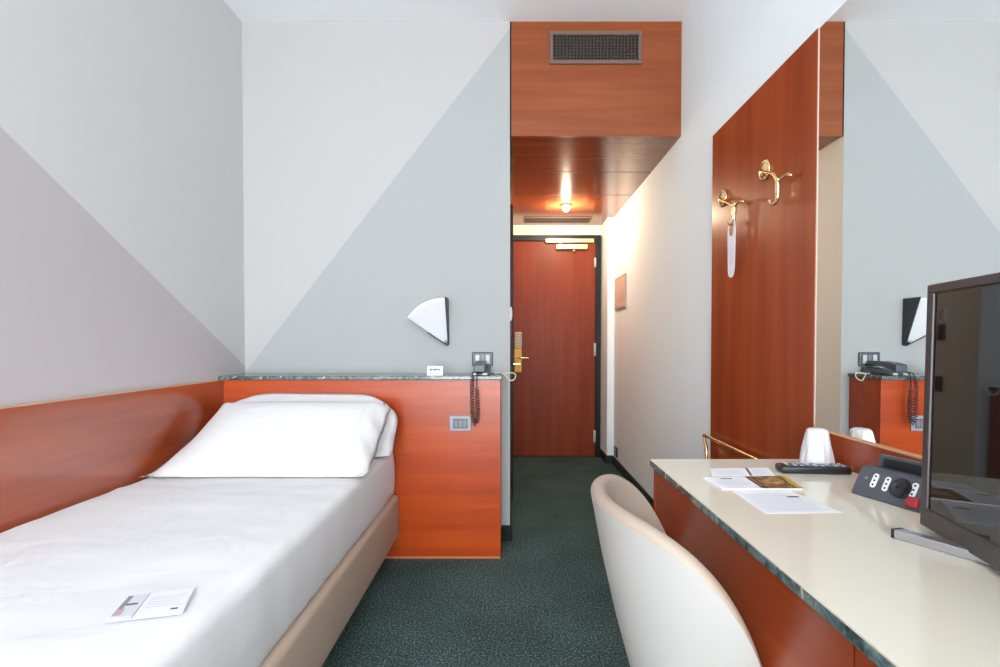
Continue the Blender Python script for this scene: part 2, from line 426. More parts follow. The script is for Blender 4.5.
# bathroom door on the corridor's left wall
d2 = thing('door_2', (XE, 3.95, 0), 'black-cased side door on the left of the corridor', 'door', kind='structure')
b = B(); b.box(XE, .016, 3.48, 3.56, 0, 2.06, .003); b.box(XE, .016, 4.36, 4.44, 0, 2.06, .003); b.box(XE, .016, 3.56, 4.36, 1.98, 2.06, .003)
fin('door_frame', b, 'black', d2)
fin('leaf', B().box(XE, .004, 3.56, 4.36, .006, 1.98), 'wood_z', d2)
b = B(); b.cyl((.004, 3.62, 1.0), (.018, 3.62, 1.0), .009); b.tube([(.016, 3.62, 1.0), (.016, 3.72, 1.0)], .006)
fin('door_handle', b, 'brass', d2)

# ------------------------------------------------------------------ corridor fittings
v = thing('air_vent', (.463, Y2, 2.624), 'brown rectangular air grille high on the bulkhead front', 'air vent')
x0, x1, z0, z1 = .210, .716, 2.626, 2.803
b = B(); fw = .021
b.box(x0, x1, Y2 - .014, Y2, z0, z0 + fw, .003); b.box(x0, x1, Y2 - .014, Y2, z1 - fw, z1, .003)
b.box(x0, x0 + fw, Y2 - .014, Y2, z0 + fw, z1 - fw, .003); b.box(x1 - fw, x1, Y2 - .014, Y2, z0 + fw, z1 - fw, .003)
fin('grille_frame', b, 'grille', v)
fin('duct_backing', B().box(x0 + fw, x1 - fw, Y2 - .003, Y2, z0 + fw, z1 - fw), 'grille_dark', v, 'dark opening behind the grille')
b = B()
nb = 25
for i in range(1, nb):
    x = x0 + fw + (x1 - x0 - 2 * fw) * i / nb; b.box(x - .0026, x + .0026, Y2 - .012, Y2 - .005, z0 + fw, z1 - fw)
for i in range(1, 8):
    z = z0 + fw + (z1 - z0 - 2 * fw) * i / 8; b.box(x0 + fw, x1 - fw, Y2 - .008, Y2 - .004, z - .002, z + .002)
fin('grille_bars', b, 'grille_bar', v)

v = thing('ceiling_vent', (.42, 4.63, ZS), 'dark slotted return grille on the underside of the bulkhead near the door', 'air vent')
b = B(); X0, X1, YA, YB = .115, .735, 4.535, 4.735
b.box(X0, X1, YA, YA + .02, ZS - .008, ZS, .002); b.box(X0, X1, YB - .02, YB, ZS - .008, ZS, .002)
b.box(X0, X0 + .02, YA + .02, YB - .02, ZS - .008, ZS, .002); b.box(X1 - .02, X1, YA + .02, YB - .02, ZS - .008, ZS, .002)
fin('grille_frame', b, 'grille', v)
b = B()
for i in range(8):
    y = YA + .03 + i * .02; b.box(X0 + .02, X1 - .02, y - .004, y + .004, ZS - .008, ZS - .002)
fin('grille_bars', b, 'grille_bar', v)
fin('duct_backing', B().box(X0 + .02, X1 - .02, YA + .02, YB - .02, ZS - .002, ZS), 'grille_dark', v)

dl = thing('ceiling_light', (.454, 4.147, ZS), 'lit round spotlight recessed in the wood above the corridor', 'ceiling light')
b = B(); b.lathe([(.030, -.001), (.048, -.001), (.048, -.008), (.040, -.011), (.032, -.008), (.030, -.001)], (.454, 4.147, ZS), seg=32)
fin('trim_ring', b, 'chrome_ring', dl)
b = B(); b.lathe([(.012, .0), (.026, -.012), (.030, -.030), (.024, -.046), (.010, -.053), (0, -.054)], (.454, 4.147, ZS), seg=24)
fin('bulb', b, 'bulb', dl, 'glowing warm bulb')

nt_ = thing('framed_notice', (XR - .01, 4.25, 1.40), 'pale pinkish framed notice on the right wall of the corridor', 'notice')
fin('notice_frame', B().box(XR - .014, XR, 4.05, 4.46, 1.39, 1.665, .003), 'notice_frame', nt_)
b = B(); b.box(XR - .0155, XR - .014, 4.065, 4.445, 1.405, 1.65)
b.mi = 1
for k in range(6):
    z = 1.44 + k * .012; b.box(XR - .0160, XR - .0155, 4.09, 4.42 - .05 * (k % 3), z, z + .003)
b.box(XR - .0160, XR - .0155, 4.10, 4.41, 1.53, 1.532); b.box(XR - .0160, XR - .0155, 4.10, 4.41, 1.63, 1.632)
b.box(XR - .0160, XR - .0155, 4.25, 4.252, 1.53, 1.632)
fin('notice_sheet', b, ['notice', 'notice_frame'], nt_)

o_ = thing('outlet_box', (XR, 4.41, .11), 'small black outlet box low on the right wall near the pier', 'outlet')
fin('housing', B().box(XR - .012, XR, 4.362, 4.472, .095, .180, .003), 'black_plastic', o_)
for yy in (4.39, 4.415, 4.44): fin('socket_hole', B().cyl((XR - .0125, yy, .138), (XR - .011, yy, .138), .004), 'grille_dark', o_)

def plate(name, y, z, w, h, mats, label, cat, group=None):
    t = thing(name, (XE, y, z), label, cat, group)
    fin('faceplate', B().box(XE, XE + .011, y - w / 2, y + w / 2, z - h / 2, z + h / 2, .003), mats[0], t)
    fin('rocker', B().box(XE + .011, XE + .015, y - w * .22, y + w * .22, z - h * .3, z + h * .3, .002), mats[1], t)
    return t
plate('room_control', 3.20, 1.285, .085, .085, ['white_plastic', 'light_plastic'], 'small white control box on the corridor wall just past the corner', 'wall control')
plate('light_switch', 3.21, 1.192, .085, .085, ['black_plastic', 'black_plastic'], 'black switch on the corridor wall right under the white control box', 'switch')
plate('light_switch', 3.215, .91, .085, .085, ['black_plastic', 'black_plastic'], 'lower black switch on the corridor wall, well below the control box', 'switch')

# ------------------------------------------------------------------ left wood panel
lp = thing('wainscot', (XL + .01, .7, 0), 'long cherry wood wall panel along the left side of the bed', 'wall panel')
fin('panel', B().box(XL + .0013, XL + .018, -1.6, Y1 - .001, .05, .9115, .001), 'wood_wainscot', lp)
fin('top_edge', B().box(XL + .0013, XL + .019, -1.6, Y1 - .001, .9115, .914, .0005), 'wood_edge', lp, 'pale top edge')

# ------------------------------------------------------------------ headboard cabinet
hc = thing('headboard_cabinet', (-.76, 2.65, 0), 'cherry wood cabinet with a green marble top behind the bed head', 'cabinet')
fin('body', B().box(XL + .0013, -.053, Y1, Y2 - .0013, 0, .914, .0015), 'wood_cabinet', hc)
fin('plinth', B().box(XL + .03, -.055, Y1 - .0012, Y1 + .002, 0, .011), 'pale_band', hc, 'pale bottom edge')
fin('marble_top', B().box(XL + .0013, -.046, Y1 - .017, Y2 - .0013, .915, .934, .0025), 'marble', hc, 'dark green marble top')

# things on the cabinet
t = thing('socket_plate', (-.158, Y2, .973), 'dark three-module wall socket plate above the telephone', 'socket')
fin('faceplate', B().box(-.216, -.100, Y2 - .013, Y2, .972, 1.050, .006), 'dark_plastic', t)
for k in range(3):
    xx = -.196 + k * .028
    fin('socket_module', B().box(xx, xx + .022, Y2 - .016, Y2 - .012, .987, 1.035, .0015), 'light_plastic' if k != 1 else 'grey_plastic', t)
t2 = thing('light_switch', (-.256, Y1, .654), 'silver framed grey switch plate on the cabinet front', 'switch')
b = B(); b.box(-.312, -.202, Y1 - .010, Y1 - .0013, .654, .732, .004)
fin('faceplate', b, 'plate_grey', t2)
fin('inner_frame', B().box(-.292, -.220, Y1 - .0125, Y1 - .009, .668, .716, .002), 'dark_plastic', t2)
for k in range(3):
    fin('rocker', B().box(-.287 + k * .022, -.268 + k * .022, Y1 - .015, Y1 - .012, .673, .711, .0015), 'grey_plastic', t2)

ph = thing('telephone', (-.155, 2.65, .934), 'dark grey telephone lying end-on on the marble cabinet top', 'telephone')
# base wedge: profile in YZ, extruded along X
px0, px1 = -.198, -.112
base = [(2.545, .9345), (2.755, .9345), (2.755, .968), (2.68, .964), (2.58, .948), (2.545, .944)]
fin('phone_base', B().prism([(px0, y, z) for y, z in base], (px1 - px0, 0, 0), .003), 'dark_plastic', ph)
hs = [(2.535, .950), (2.585, .962), (2.66, .979), (2.752, .981), (2.752, 1.003), (2.66, 1.004), (2.585, .999), (2.535, .990)]
h_ = fin('handset', B().prism([(px0 + .008, y, z) for y, z in hs], (.058, 0, 0), .005), 'dark_plastic', ph)
b = B()
for i in range(4):
    for j in range(3): b.box(px0 + .018 + i * .011, px0 + .025 + i * .011, 2.545 + j * .012, 2.552 + j * .012, .979 + j * .003, .9855 + j * .003)
fin('ear_slots', b, 'black_plastic', h_)
for k in range(2): fin('phone_key', B().box(px0 + .004 + k * .05, px0 + .026 + k * .05, 2.541, 2.547, .936, .947, .001), 'light_plastic', ph, 'light grey key')
# coiled cord
path = rounded([(-.190, 2.542, .952), (-.193, 2.505, .946), (-.195, 2.490, .90), (-.194, 2.490, .80), (-.191, 2.488, .73), (-.179, 2.486, .698), (-.167, 2.488, .73), (-.168, 2.490, .80), (-.171, 2.490, .90), (-.172, 2.505, .947), (-.172, 2.541, .956)], 40)
co = []
acc = 0.0
for i, p in enumerate(path):
    t_ = (path[min(i + 1, len(path) - 1)] - path[max(i - 1, 0)]).normalized()
    if i: acc += (p - path[i - 1]).length
    a = Vector((0, 1, 0)); s_ = t_.cross(a).normalized() if abs(t_.dot(a)) < .95 else Vector((1, 0, 0)); u_ = s_.cross(t_)
    ang = 2 * PI * acc / .0130; coil = .0095 if 0.06 < acc < .47 else .0015
    co.append(p + (s_ * math.cos(ang) + u_ * math.sin(ang)) * coil)
fin('coiled_cord', B().tube(co, .0024, 6), 'black_plastic', ph)
cb = B(); cb.tube(rounded([(-.103, 2.758, .941), (-.103, 2.745, .938), (-.085, 2.70, .937), (-.06, 2.66, .937), (-.052, 2.64, .9375), (-.03, 2.63, .940), (.008, 2.62, .943), (.024, 2.61, .932), (.018, 2.60, .912), (-.005, 2.60, .905), (-.022, 2.61, .922), (-.045, 2.63, .938), (-.075, 2.68, .937), (-.095, 2.71, .937), (-.062, 2.735, .937), (-.052, 2.70, .937), (-.085, 2.66, .9372)], 10), .0026, 8)
fin('telephone_cable', cb, 'cable', None, 'cream telephone cable looped over the end of the marble top', 'cable')

ct = thing('tent_card', (-.39, 2.56, .934), 'small white folded card standing on the marble top left of the telephone', 'card')
b = B(); yb = 2.545
b.prism([(-.428, yb, .9345), (-.428, yb + .014, .982), (-.428, yb + .028, .9345), (-.428, yb + .0265, .9345), (-.428, yb + .014, .979), (-.428, yb + .0015, .9345)], (.080, 0, 0))
fin('card_stock', b, 'paper', ct)
b = B(); q = lambda x0, x1, f0, f1: b.quad([(x0, yb + .014 * f0 - .0004, .9345 + .0475 * f0), (x1, yb + .014 * f0 - .0004, .9345 + .0475 * f0), (x1, yb + .014 * f1 - .0004, .9345 + .0475 * f1), (x0, yb + .014 * f1 - .0004, .9345 + .0475 * f1)])
for k, (a, w) in enumerate(((.012, .012), (.026, .006), (.034, .011), (.047, .009), (.058, .006))): q(-.428 + a, -.428 + a + w, .52 + .03 * (k % 2), .72)
for k in range(6): q(-.418 + k * .009, -.413 + k * .009, .16, .24)
fin('card_print', b, 'ink_dark', ct)

# wall sconce: a slanted fan between two black wings
sn = thing('sconce_lamp', (-.43, Y2, 1.089), 'white fan-shaped wall lamp with black side plates above the cabinet', 'wall lamp')
ax_, az_ = -.3475, 1.089
A0, A1, RR = math.radians(90.8), math.radians(145.0), .252
def fan(r, a, off):  # point of the slanted shade
    p_ = .020 + .088 * r / RR
    return Vector((ax_ + r * math.cos(a), Y2 - p_ - off, az_ + r * math.sin(a)))
b = B(); n_ = 20
def shade(u, v):
    a = A0 + (A1 - A0) * u; r = .02 + (RR - .02) * v
    return fan(r, a, .022 * math.sin(PI * u) * v)
b.grid(shade, n_, 12)
me_faces = b.bm.faces[:]
r_ = bmesh.ops.solidify(b.bm, geom=me_faces, thickness=.004)
fin('lamp_shade', b, 'acrylic', sn)
def wing(a, r1, th, extra):
    d_ = Vector((math.cos(a), 0, math.sin(a))); n = Vector((-math.sin(a), 0, math.cos(a))) * th
    o0 = Vector((ax_, 0, az_)); pts = []
    for r, y in ((0, Y2), (r1, Y2), (r1, Y2 - (.020 + .088 * r1 / RR) - extra), (0, Y2 - .020 - extra)):
        p = o0 + d_ * r; pts.append((p.x, y, p.z))
    return B().prism(pts, n)
fin('side_plate', wing(A0, RR + .004, -.006, .006), 'sconce_black', sn)
fin('side_plate', wing(A1, RR - .13, .006, .008), 'sconce_black', sn)
fin('wall_mount', B().box(ax_ - .10, ax_ - .045, Y2 - .015, Y2, az_ + .09, az_ + .15, .003), 'sconce_black', sn)

# ------------------------------------------------------------------ bed
bed = thing('bed', (-1.0, 1.4, 0), 'single bed with a taupe upholstered base and white sheeted mattress', 'bed')
BX0, BX1, BY0, BY1 = -1.452, -.567, .46, 2.525
fin('bed_base', B().box(BX0, BX1, BY0, BY1, .115, .335, .022, 5, smooth=True), 'taupe', bed)
for x in (BX0 + .07, BX1 - .09):
    for y in (BY0 + .12, BY1 - .12): fin('leg', B().cyl((x, y, 0), (x, y, .118), .022, .028), 'black', bed)
def smooth_noise(x, y, s):
    return (math.sin(x * 13.1 + y * 7.3 + s) + math.sin(x * 5.7 - y * 11.9 + 2.1 * s) + math.sin(y * 17.3 + x * 3.1 + s * .7)) / 3
b = B()
MX0, MX1, MY0, MY1, MZ0, MZ1 = BX0 + .004, BX1 - .022, BY0 + .02, BY1 - .012, .325, .572
def mattress_ring():
    s = bmesh.new(); bmesh.ops.create_cube(s, size=1.0)
    for vv in s.verts: vv.co = Vector((MX0 + (vv.co.x + .5) * (MX1 - MX0), MY0 + (vv.co.y + .5) * (MY1 - MY0), MZ0 + (vv.co.z + .5) * (MZ1 - MZ0)))
    bmesh.ops.bevel(s, geom=s.edges[:], offset=.034, segments=6, affect='EDGES', profile=0.5)
    # cut into strips for gentle folds
    for ax, lo, hi, n in ((1, MY0, MY1, 60), (0, MX0, MX1, 26), (2, MZ0, MZ1, 8)):
        for i in range(1, n):
            co_ = Vector((0, 0, 0)); co_[ax] = lo + (hi - lo) * i / n; no_ = Vector((0, 0, 0)); no_[ax] = 1
            bmesh.ops.bisect_plane(s, geom=s.verts[:] + s.edges[:] + s.faces[:], plane_co=co_, plane_no=no_)
    s.normal_update()
    for vv in s.verts:
        c_ = vv.co
        if c_.x > MX1 - .03:   # tucked side: vertical pulls and a soft belly
            k = (c_.z - MZ0) / (MZ1 - MZ0)
            c_.x += .010 * math.sin(PI * min(max(k, 0), 1)) + .0016 * math.sin(c_.y * 41 + 2 * math.sin(c_.y * 9)) * (1 - k) + .0012 * math.sin(c_.y * 97 + k * 3)
        if c_.z > MZ1 - .03:
            c_.z += .0035 * smooth_noise(c_.x, c_.y, 1.3) + .0015 * smooth_noise(c_.x * 3, c_.y * 3, 4.0)
            c_.z += .0025 * math.exp(-((c_.y - 1.80) / .012) ** 2) + .002 * math.exp(-((c_.y - 1.66 - .03 * c_.x) / .012) ** 2)
    return s
b.take(mattress_ring(), True)
fin('mattress', b, 'sheet', bed, 'mattress under a smooth white sheet')

def pillow_mesh(w, h, t, M4, zmin, seed, rc=0.0, sag=0.0, keep=None):
    b = B(); nu, nv = 56, 40
    def pt(u, v, sgn):
        U, V = 2 * u - 1, 2 * v - 1
        prof = (max(0, 1 - abs(U) ** 3.2) ** .55) * (max(0, 1 - abs(V) ** 2.6) ** .6)
        x = w / 2 * U * (1 - .035 * (1 - V * V) - rc * V ** 4); y = h / 2 * V * (1 - .05 * (1 - U * U) - rc * 1.6 * U ** 4)
        z = sgn * t / 2 * prof
        if rc > .05: y -= .085 * max(0, (abs(U) - .45) / .55) ** 2 * (V + 1) / 2
        elif U > 0: x -= .030 * U
        if rc < .05 and U < 0: x += .075 * ((V + 1) / 2) * (-U); z -= .035 * U * U * (1 - V * V)
        z += .004 * prof * smooth_noise(U * .5, V * .4, seed) + .0022 * math.sin(U * 40 + V * 9 + seed) * max(0, abs(U) - .55) * 1.6
        z -= sag * U * U
        p = M4 @ Vector((x, y, z))
        if p.z < zmin: p.z = zmin + .12 * max(p.z - zmin, -.02) * 0
        if keep: p = keep(p)
        return p
    b.grid(lambda u, v: pt(u, v, 1), nu, nv); b.grid(lambda u, v: pt(u, 1 - v, -1), nu, nv)
    bmesh.ops.remove_doubles(b.bm, verts=b.bm.verts[:], dist=2e-4)
    bmesh.ops.recalc_face_normals(b.bm, faces=b.bm.faces[:])
    return b, pt

def lim(p):
    p.x = min(max(p.x, XL + .022), 10); p.y = min(p.y, Y1 - .006); return p
Mf = Matrix.Translation((-1.005, 2.150, .687)) @ Matrix.Rotation(math.radians(30), 4, 'X')
MfI = Mf.inverted()
def lim_back(p):
    p = lim(p); q_ = MfI @ p
    if q_.z > -.047: q_.z = -.047; p = lim(Mf @ q_)
    return p
def lim_front(p):
    q_ = MfI @ p; q_.z = max(q_.z, -.045); return lim(Mf @ q_)
Mb = Matrix.Translation((-.985, 2.395, .690)) @ Matrix.Rotation(math.radians(54), 4, 'X') @ Matrix.Rotation(math.radians(-1.5), 4, 'Z')
b, pt = pillow_mesh(.90, .43, .19, Mb, .5805, 2.0, rc=.085, keep=lim_back)
fin('pillow', b, 'pillowcase', None, 'plump white pillow standing behind against the wooden cabinet', 'pillow', 'white pillows at the bed head')
b, pt = pillow_mesh(.89, .53, .15, Mf, .5805, 5.0, rc=.015, keep=lim_front)
pf = fin('pillow', b, 'pillowcase', None, 'white pillow lying in front, leaning on the pillow behind', 'pillow', 'white pillows at the bed head')
b = B()
def flap(u, v):
    x = .347 + .085 * u; y = -.255 + .51 * v
    z = .052 * (1 - u) ** .5 * (max(0, 1 - abs(2 * v - 1) ** 2.6) ** .6) + .006 + .006 * math.sin(v * 21 + u * 3) * u - .03 * u * u
    p = Mf @ Vector((x, y, z)); p.z = max(p.z, .583); return lim(p)
b.grid(flap, 10, 34)
bmesh.ops.solidify(b.bm, geom=b.bm.faces[:], thickness=.002)
fin('pillowcase_flap', b, 'pillowcase', pf)

# folded leaflet on the bed
def sheet_quad(cn, z, u0, u1, v0, v1):
    """bilinear patch of a four-cornered sheet; corners: near-left, near-right, far-right, far-left"""
    A, Bq, Cq, Dq = [Vector((p[0], p[1], 0)) for p in cn]
    f = lambda u, v: (A * (1 - u) + Bq * u) * (1 - v) + (Dq * (1 - u) + Cq * u) * v
    out = []
    for u, v in ((u0, v0), (u1, v0), (u1, v1), (u0, v1)):
        p = f(u, v); out.append((p.x, p.y, z))
    return out
def paper(name, cn, z, th, marks, mats, label, cat, group=None):
    b = B(); b.prism(sheet_quad(cn, z, 0, 1, 0, 1), (0, 0, th))
    for u0, u1, v0, v1, mi in marks:
        b.mi = mi; b.quad(sheet_quad(cn, z + th + .0003 + .00008 * mi, u0, u1, v0, v1))
    return fin(name, b, mats, None, label, cat, group)
lines = lambda u0, u1, v0, v1, n, mi, sl=0: [(u0, u1 - (.13 * (u1 - u0)) * ((k * 7) % 4) / 3, v0 + (v1 - v0) * k / n, v0 + (v1 - v0) * (k + .35) / n, mi) for k in range(n)]
paper('leaflet', [(-.760, .925), (-.634, .955), (-.674, 1.056), (-.790, 1.022)], .5775, .0012,
      [(.02, .32, .12, .97, 1), (.02, .10, .30, .97, 2), (.02, .14, .18, .42, 3), (.10, .26, .55, .62, 4), (.325, .335, 0, 1, 4)] + lines(.40, .95, .35, .85, 5, 5) + [(.80, .90, .18, .24, 4), (.97, .985, .3, .7, 5)],
      ['paper', 'ink', 'photo_grey', 'photo_pink', 'ink_dark', 'ink'], 'small open leaflet with a picture lying on the white bed sheet', 'leaflet')

# ------------------------------------------------------------------ right wall panel, mirror
wp = thing('coat_board', (XM, 1.89, 0), 'tall cherry wood panel with brass hooks on the right wall', 'wall panel')
fin('panel', B().box(XM, XR - .0005, 1.502, 2.275, .10, 2.035, .001), 'wood_z', wp)
mr = thing('mirror', (XM, .4, .848), 'large wall mirror above the desk beside the wood panel', 'mirror')
fin('mirror_glass', B().box(XM + .002, XM + .008, -.5, 1.4945, .848, 2.030), 'mirror', mr)
fin('backing', B().box(XM + .008, XR - .0005, -.5, 1.496, .848, 2.030), 'mirror_back', mr)
fin('edge_strip', B().box(XM + .001, XM + .012, 1.4958, 1.500, .848, 2.032), 'mirror_edge', mr, 'pale edge strip')

def hook(y, z, label, off, drop):
    t = thing('coat_hook', (XM, y, z), label, 'coat hook', 'brass coat hooks on the wood panel')
    b = B(); b.lathe([(.034, 0), (.038, .003), (.035, .006), (.027, .007), (.026, .011), (.018, .015), (.009, .018), (0, .0185)], (XM - .0005, y, z), (-1, 0, 0), 28)
    for k in range(14):   # beaded rim
        a = 2 * PI * k / 14; b.lathe([(0, -.004), (.004, 0), (0, .004)], (XM - .007, y + .031 * math.cos(a), z + .031 * math.sin(a)), (-1, 0, 0), 8)
    fin('rosette_mount', b, 'brass', t)
    hx, hy, hz = XM - .023, y - off, z - drop
    fin('stem', B().tube(rounded([(XM - .014, y, z), (XM - .020, y - .03, z - .016), (XM - .022, y - .095, z - .045), (hx, hy, hz)]), [.0075] * 9 + [.006] * 9 + [.0055] * 7), 'brass', t)
    b = B(); b.tube(rounded([(hx, hy, hz + .008), (hx, hy + .001, hz - .028), (hx, hy + .002, hz - .052), (hx - .001, hy + .014, hz - .068), (hx - .002, hy + .036, hz - .066), (hx - .003, hy + .047, hz - .052)]), [.0085] * 12 + [.007] * 14 + [.0055] * 15)
    b.lathe([(0, -.006), (.0062, 0), (0, .006)], (hx - .003, hy + .047, hz - .051), (0, 0, 1), 12)
    fin('lower_hook', b, 'brass', t)
    b = B(); b.tube(rounded([(hx, hy, hz - .006), (hx, hy - .03, hz + .004), (hx, hy - .058, hz + .004), (hx, hy - .076, hz - .006)]), .0052)
    b.lathe([(0, -.007), (.0066, 0), (0, .007)], (hx, hy - .076, hz - .006), (0, 0, 1), 12)
    fin('upper_arm', b, 'brass', t)
    return hx, hy, hz
hook(2.153, 1.720, 'brass double coat hook farther along the panel, holding a white door tag', .156, .074)
hook(1.800, 1.718, 'empty brass double coat hook nearer the mirror', .128, .080)

# door hanger tag on the far hook
b = B(); hy_, hz_ = 2.153 - .156 + .030, 1.720 - .074 - .067
out = []
W, Htag = .036, .236
zt = hz_ + .020; zb = zt - Htag; yc = hy_ - .012
prof = [(-.030, zb + .030), (-.018, zb + .006), (0, zb), (.018, zb + .006), (.030, zb + .030), (.035, zt - .085), (.035, zt - .045), (.026, zt - .012), (.008, zt), (-.008, zt - .001), (-.026, zt - .012), (-.035, zt - .045), (-.035, zt - .085)]
outer = rounded([(0, yc + y, z) for y, z in prof + prof[:1]], 4)[:-1]
n = len(outer); hole_c = Vector((0, yc + .004, zt - .040))
xs_ = XM - .024 - .0006
s = bmesh.new()
cen = sum((p for p in outer), Vector()) / n
ho = []
for p in outer:      # one hole vertex per rim vertex
    dv = (p - hole_c); a = math.atan2(dv.z, dv.y); ho.append(hole_c + Vector((0, .021 * math.cos(a), .030 * math.sin(a))))
va = [s.verts.new((xs_, p.y, p.z)) for p in outer]; vb = [s.verts.new((xs_, p.y, p.z)) for p in ho]
for i in range(n): s.faces.new((va[i], va[(i + 1) % n], vb[(i + 1) % n], vb[i]))
bmesh.ops.recalc_face_normals(s, faces=s.faces[:])
bmesh.ops.solidify(s, geom=s.faces[:], thickness=.0012)
b.take(s); b.mi = 1
for k in range(3): b.box(xs_ - .0018, xs_ - .0014, yc - .016 + k * .012, yc - .011 + k * .012, zb + .05, zt - .10 - .02 * (k % 2))
fin('door_hanger', b, ['paper', 'ink'], None, 'white paper door tag hanging from the farther brass hook', 'door tag')

# ------------------------------------------------------------------ desk
dk = thing('desk', (.66, .55, 0), 'cherry wood wall desk with a cream glass top and green marble edge', 'desk')
DX, DY0, DY1 = .407, -.55, 1.460
fin('marble_edge', B().box(DX, .930, DY0, DY1, .741, .7565, .0015), 'marble', dk, 'green marble edge slab')
fin('glass_top', B().box(DX + .0008, .9025, DY0 + .001, DY1 - .0008, .7565, ZD, .0008), 'glass_top', dk, 'glossy cream glass top')
fin('apron', B().box(.420, .440, .607, 1.438, .560, .741, .001), 'wood_y', dk)
dr = fin('drawer', B().box(.419, .440, .05, .603, .560, .739, .0015), 'wood_y', dk)
fin('drawer_gap', B().box(.424, .438, .603, .607, .560, .741), 'seam', dk)
fin('drawer', B().box(.419, .440, -.52, .046, .560, .739, .0015), 'wood_y', dk)
fin('side_panel', B().box(.418, .930, 1.438, 1.458, 0, .741, .001), 'wood_z', dk)
fin('side_panel', B().box(.420, .930, -.545, -.525, 0, .741, .001), 'wood_z', dk)
fin('back_panel', B().box(.912, .930, -.525, 1.438, .30, .741), 'wood_y', dk)
up = fin('upstand', B().box(.9035, XR - .0005, DY0, DY1, .7568, .843, .001), 'wood_y', dk)
fin('upstand_edge', B().box(.9032, XM + .002, DY0, DY1 + .0005, .843, .8475, .0006), 'wood_edge', dk, 'pale top edge of the upstand')

# papers, front one first
paper('information_sheet', [(.505, .988), (.664, .994), (.641, 1.143), (.507, 1.135)], ZD + .0004, .0006,
      lines(.08, .92, .10, .90, 11, 1) + [(.72, .90, .66, .72, 2)], ['paper', 'ink', 'ink_dark'],
      'white printed sheet nearest the desk edge, in front of the brochure', 'sheet of paper', 'papers on the desk')
paper('brochure', [(.488, 1.150), (.675, 1.150), (.695, 1.263), (.480, 1.245)], ZD + .0004, .003,
      [(.50, .995, .02, .98, 3), (.585, .995, .02, .98, 4), (.93, .995, .02, .98, 5), (.53, .555, .15, .9, 6)] + lines(.08, .46, .12, .72, 7, 1) + [(.18, .32, .80, .88, 2)],
      ['paper', 'ink', 'ink_dark', 'photo_brown', 'photo_mix', 'photo_gold', 'photo_tan'], 'glossy brochure with a brown and gold picture on its right half', 'brochure', 'papers on the desk')
paper('information_card', [(.512, 1.268), (.676, 1.272), (.699, 1.354), (.537, 1.343)], ZD + .0004, .0008,
      [(.60, .64, 0, 1, 2)] + lines(.08, .52, .2, .8, 5, 1) + lines(.70, .92, .25, .8, 5, 1), ['paper', 'ink', 'ink_dark'],
      'white card with one dark stripe behind the brochure', 'card', 'papers on the desk')

# remote control
rm = thing('remote_control', (.79, 1.31, ZD), 'black remote control in front of the white cup on the desk', 'remote control')
R0 = Vector((.705, 1.315, ZD)); R1 = Vector((.880, 1.300, ZD)); rd = (R1 - R0).normalized(); rn = Vector((-rd.y, rd.x, 0))
RM = Matrix(((rd.x, rn.x, 0, R0.x), (rd.y, rn.y, 0, R0.y), (0, 0, 1, ZD), (0, 0, 0, 1)))
Lr = (R1 - R0).length
fin('casing', B().box(0, Lr, -.022, .022, .0005, .020, .006, 3, RM, True), 'black_plastic', rm)
for i in range(9):
    for j in range(3):
        x = .018 + i * .017; y = -.014 + j * .011
        fin('button', B().box(x, x + .009, y, y + .006, .0195, .0222, .001, 1, RM), 'light_plastic' if (i + j) % 3 else 'grey_plastic', rm)

# wrapped cup, upside down
cp = thing('wrapped_cup', (.851, 1.385, ZD), 'upturned white plastic-wrapped cup at the far end of the desk', 'cup')
b = B()
def cupf(u, v):
    a = 2 * PI * u; pr = [(.0430, 0), (.0405, .02), (.036, .045), (.0315, .07), (.028, .090), (.0255, .098), (.019, .102), (.0, .1025)]
    x = v * (len(pr) - 1); i = min(int(x), len(pr) - 2); f = x - i
    r = pr[i][0] * (1 - f) + pr[i + 1][0] * f; h = pr[i][1] * (1 - f) + pr[i + 1][1] * f
    r *= 1 + .035 * math.sin(7 * a + 6 * v) + .02 * math.sin(13 * a - 4 * v)
    return Vector((.851 + r * math.cos(a), 1.385 + r * math.sin(a), ZD + .0005 + h))
b.grid(cupf, 72, 28, wrap_u=True)
bmesh.ops.remove_doubles(b.bm, verts=b.bm.verts[:], dist=1e-4)
fin('plastic_wrap', b, 'plastic_wrap', cp)
fin('cup_body', B().lathe([(.033, .002), (.024, .092), (.0, .094)], (.851, 1.385, ZD)), 'white_plastic', cp)

# desktop power box (slanted face, sockets, red rocker)
pb = thing('power_box', (.84, 1.08, ZD), 'dark grey slanted power box with sockets on the desk beside the television', 'power outlet box')
P0 = Vector((.769, 1.127, ZD + .0005)); P1 = Vector((.812, .995, ZD + .0005)); pd = (P1 - P0).normalized(); pn = Vector((-pd.y, pd.x, 0))
if pn.x < 0: pn = -pn
Lp = .150
PMx = Matrix(((pd.x, pn.x, 0, P0.x), (pd.y, pn.y, 0, P0.y), (0, 0, 1, ZD + .0005), (0, 0, 0, 1)))
prof = [(0, 0), (.066, 0), (.066, .058), (.046, .061), (.034, .058), (.006, .012)]
b = B(); b.prism([PMx @ Vector((0, y, z)) for y, z in prof], pd * Lp, .003)
fin('housing', b, 'dark_plastic', pb)
fn0 = Vector((0, .006, .012)); fdir = Vector((0, .028, .046)); 
fnrm = Vector((0, -.046, .028)).normalized(); fu = fdir.normalized()
def face_pt(s, t_, up_):  # s along, t_ up the slant (0..1), up_ off the surface
    return PMx @ (Vector((s, 0, 0)) + fn0 + fdir * t_ + fnrm * up_)
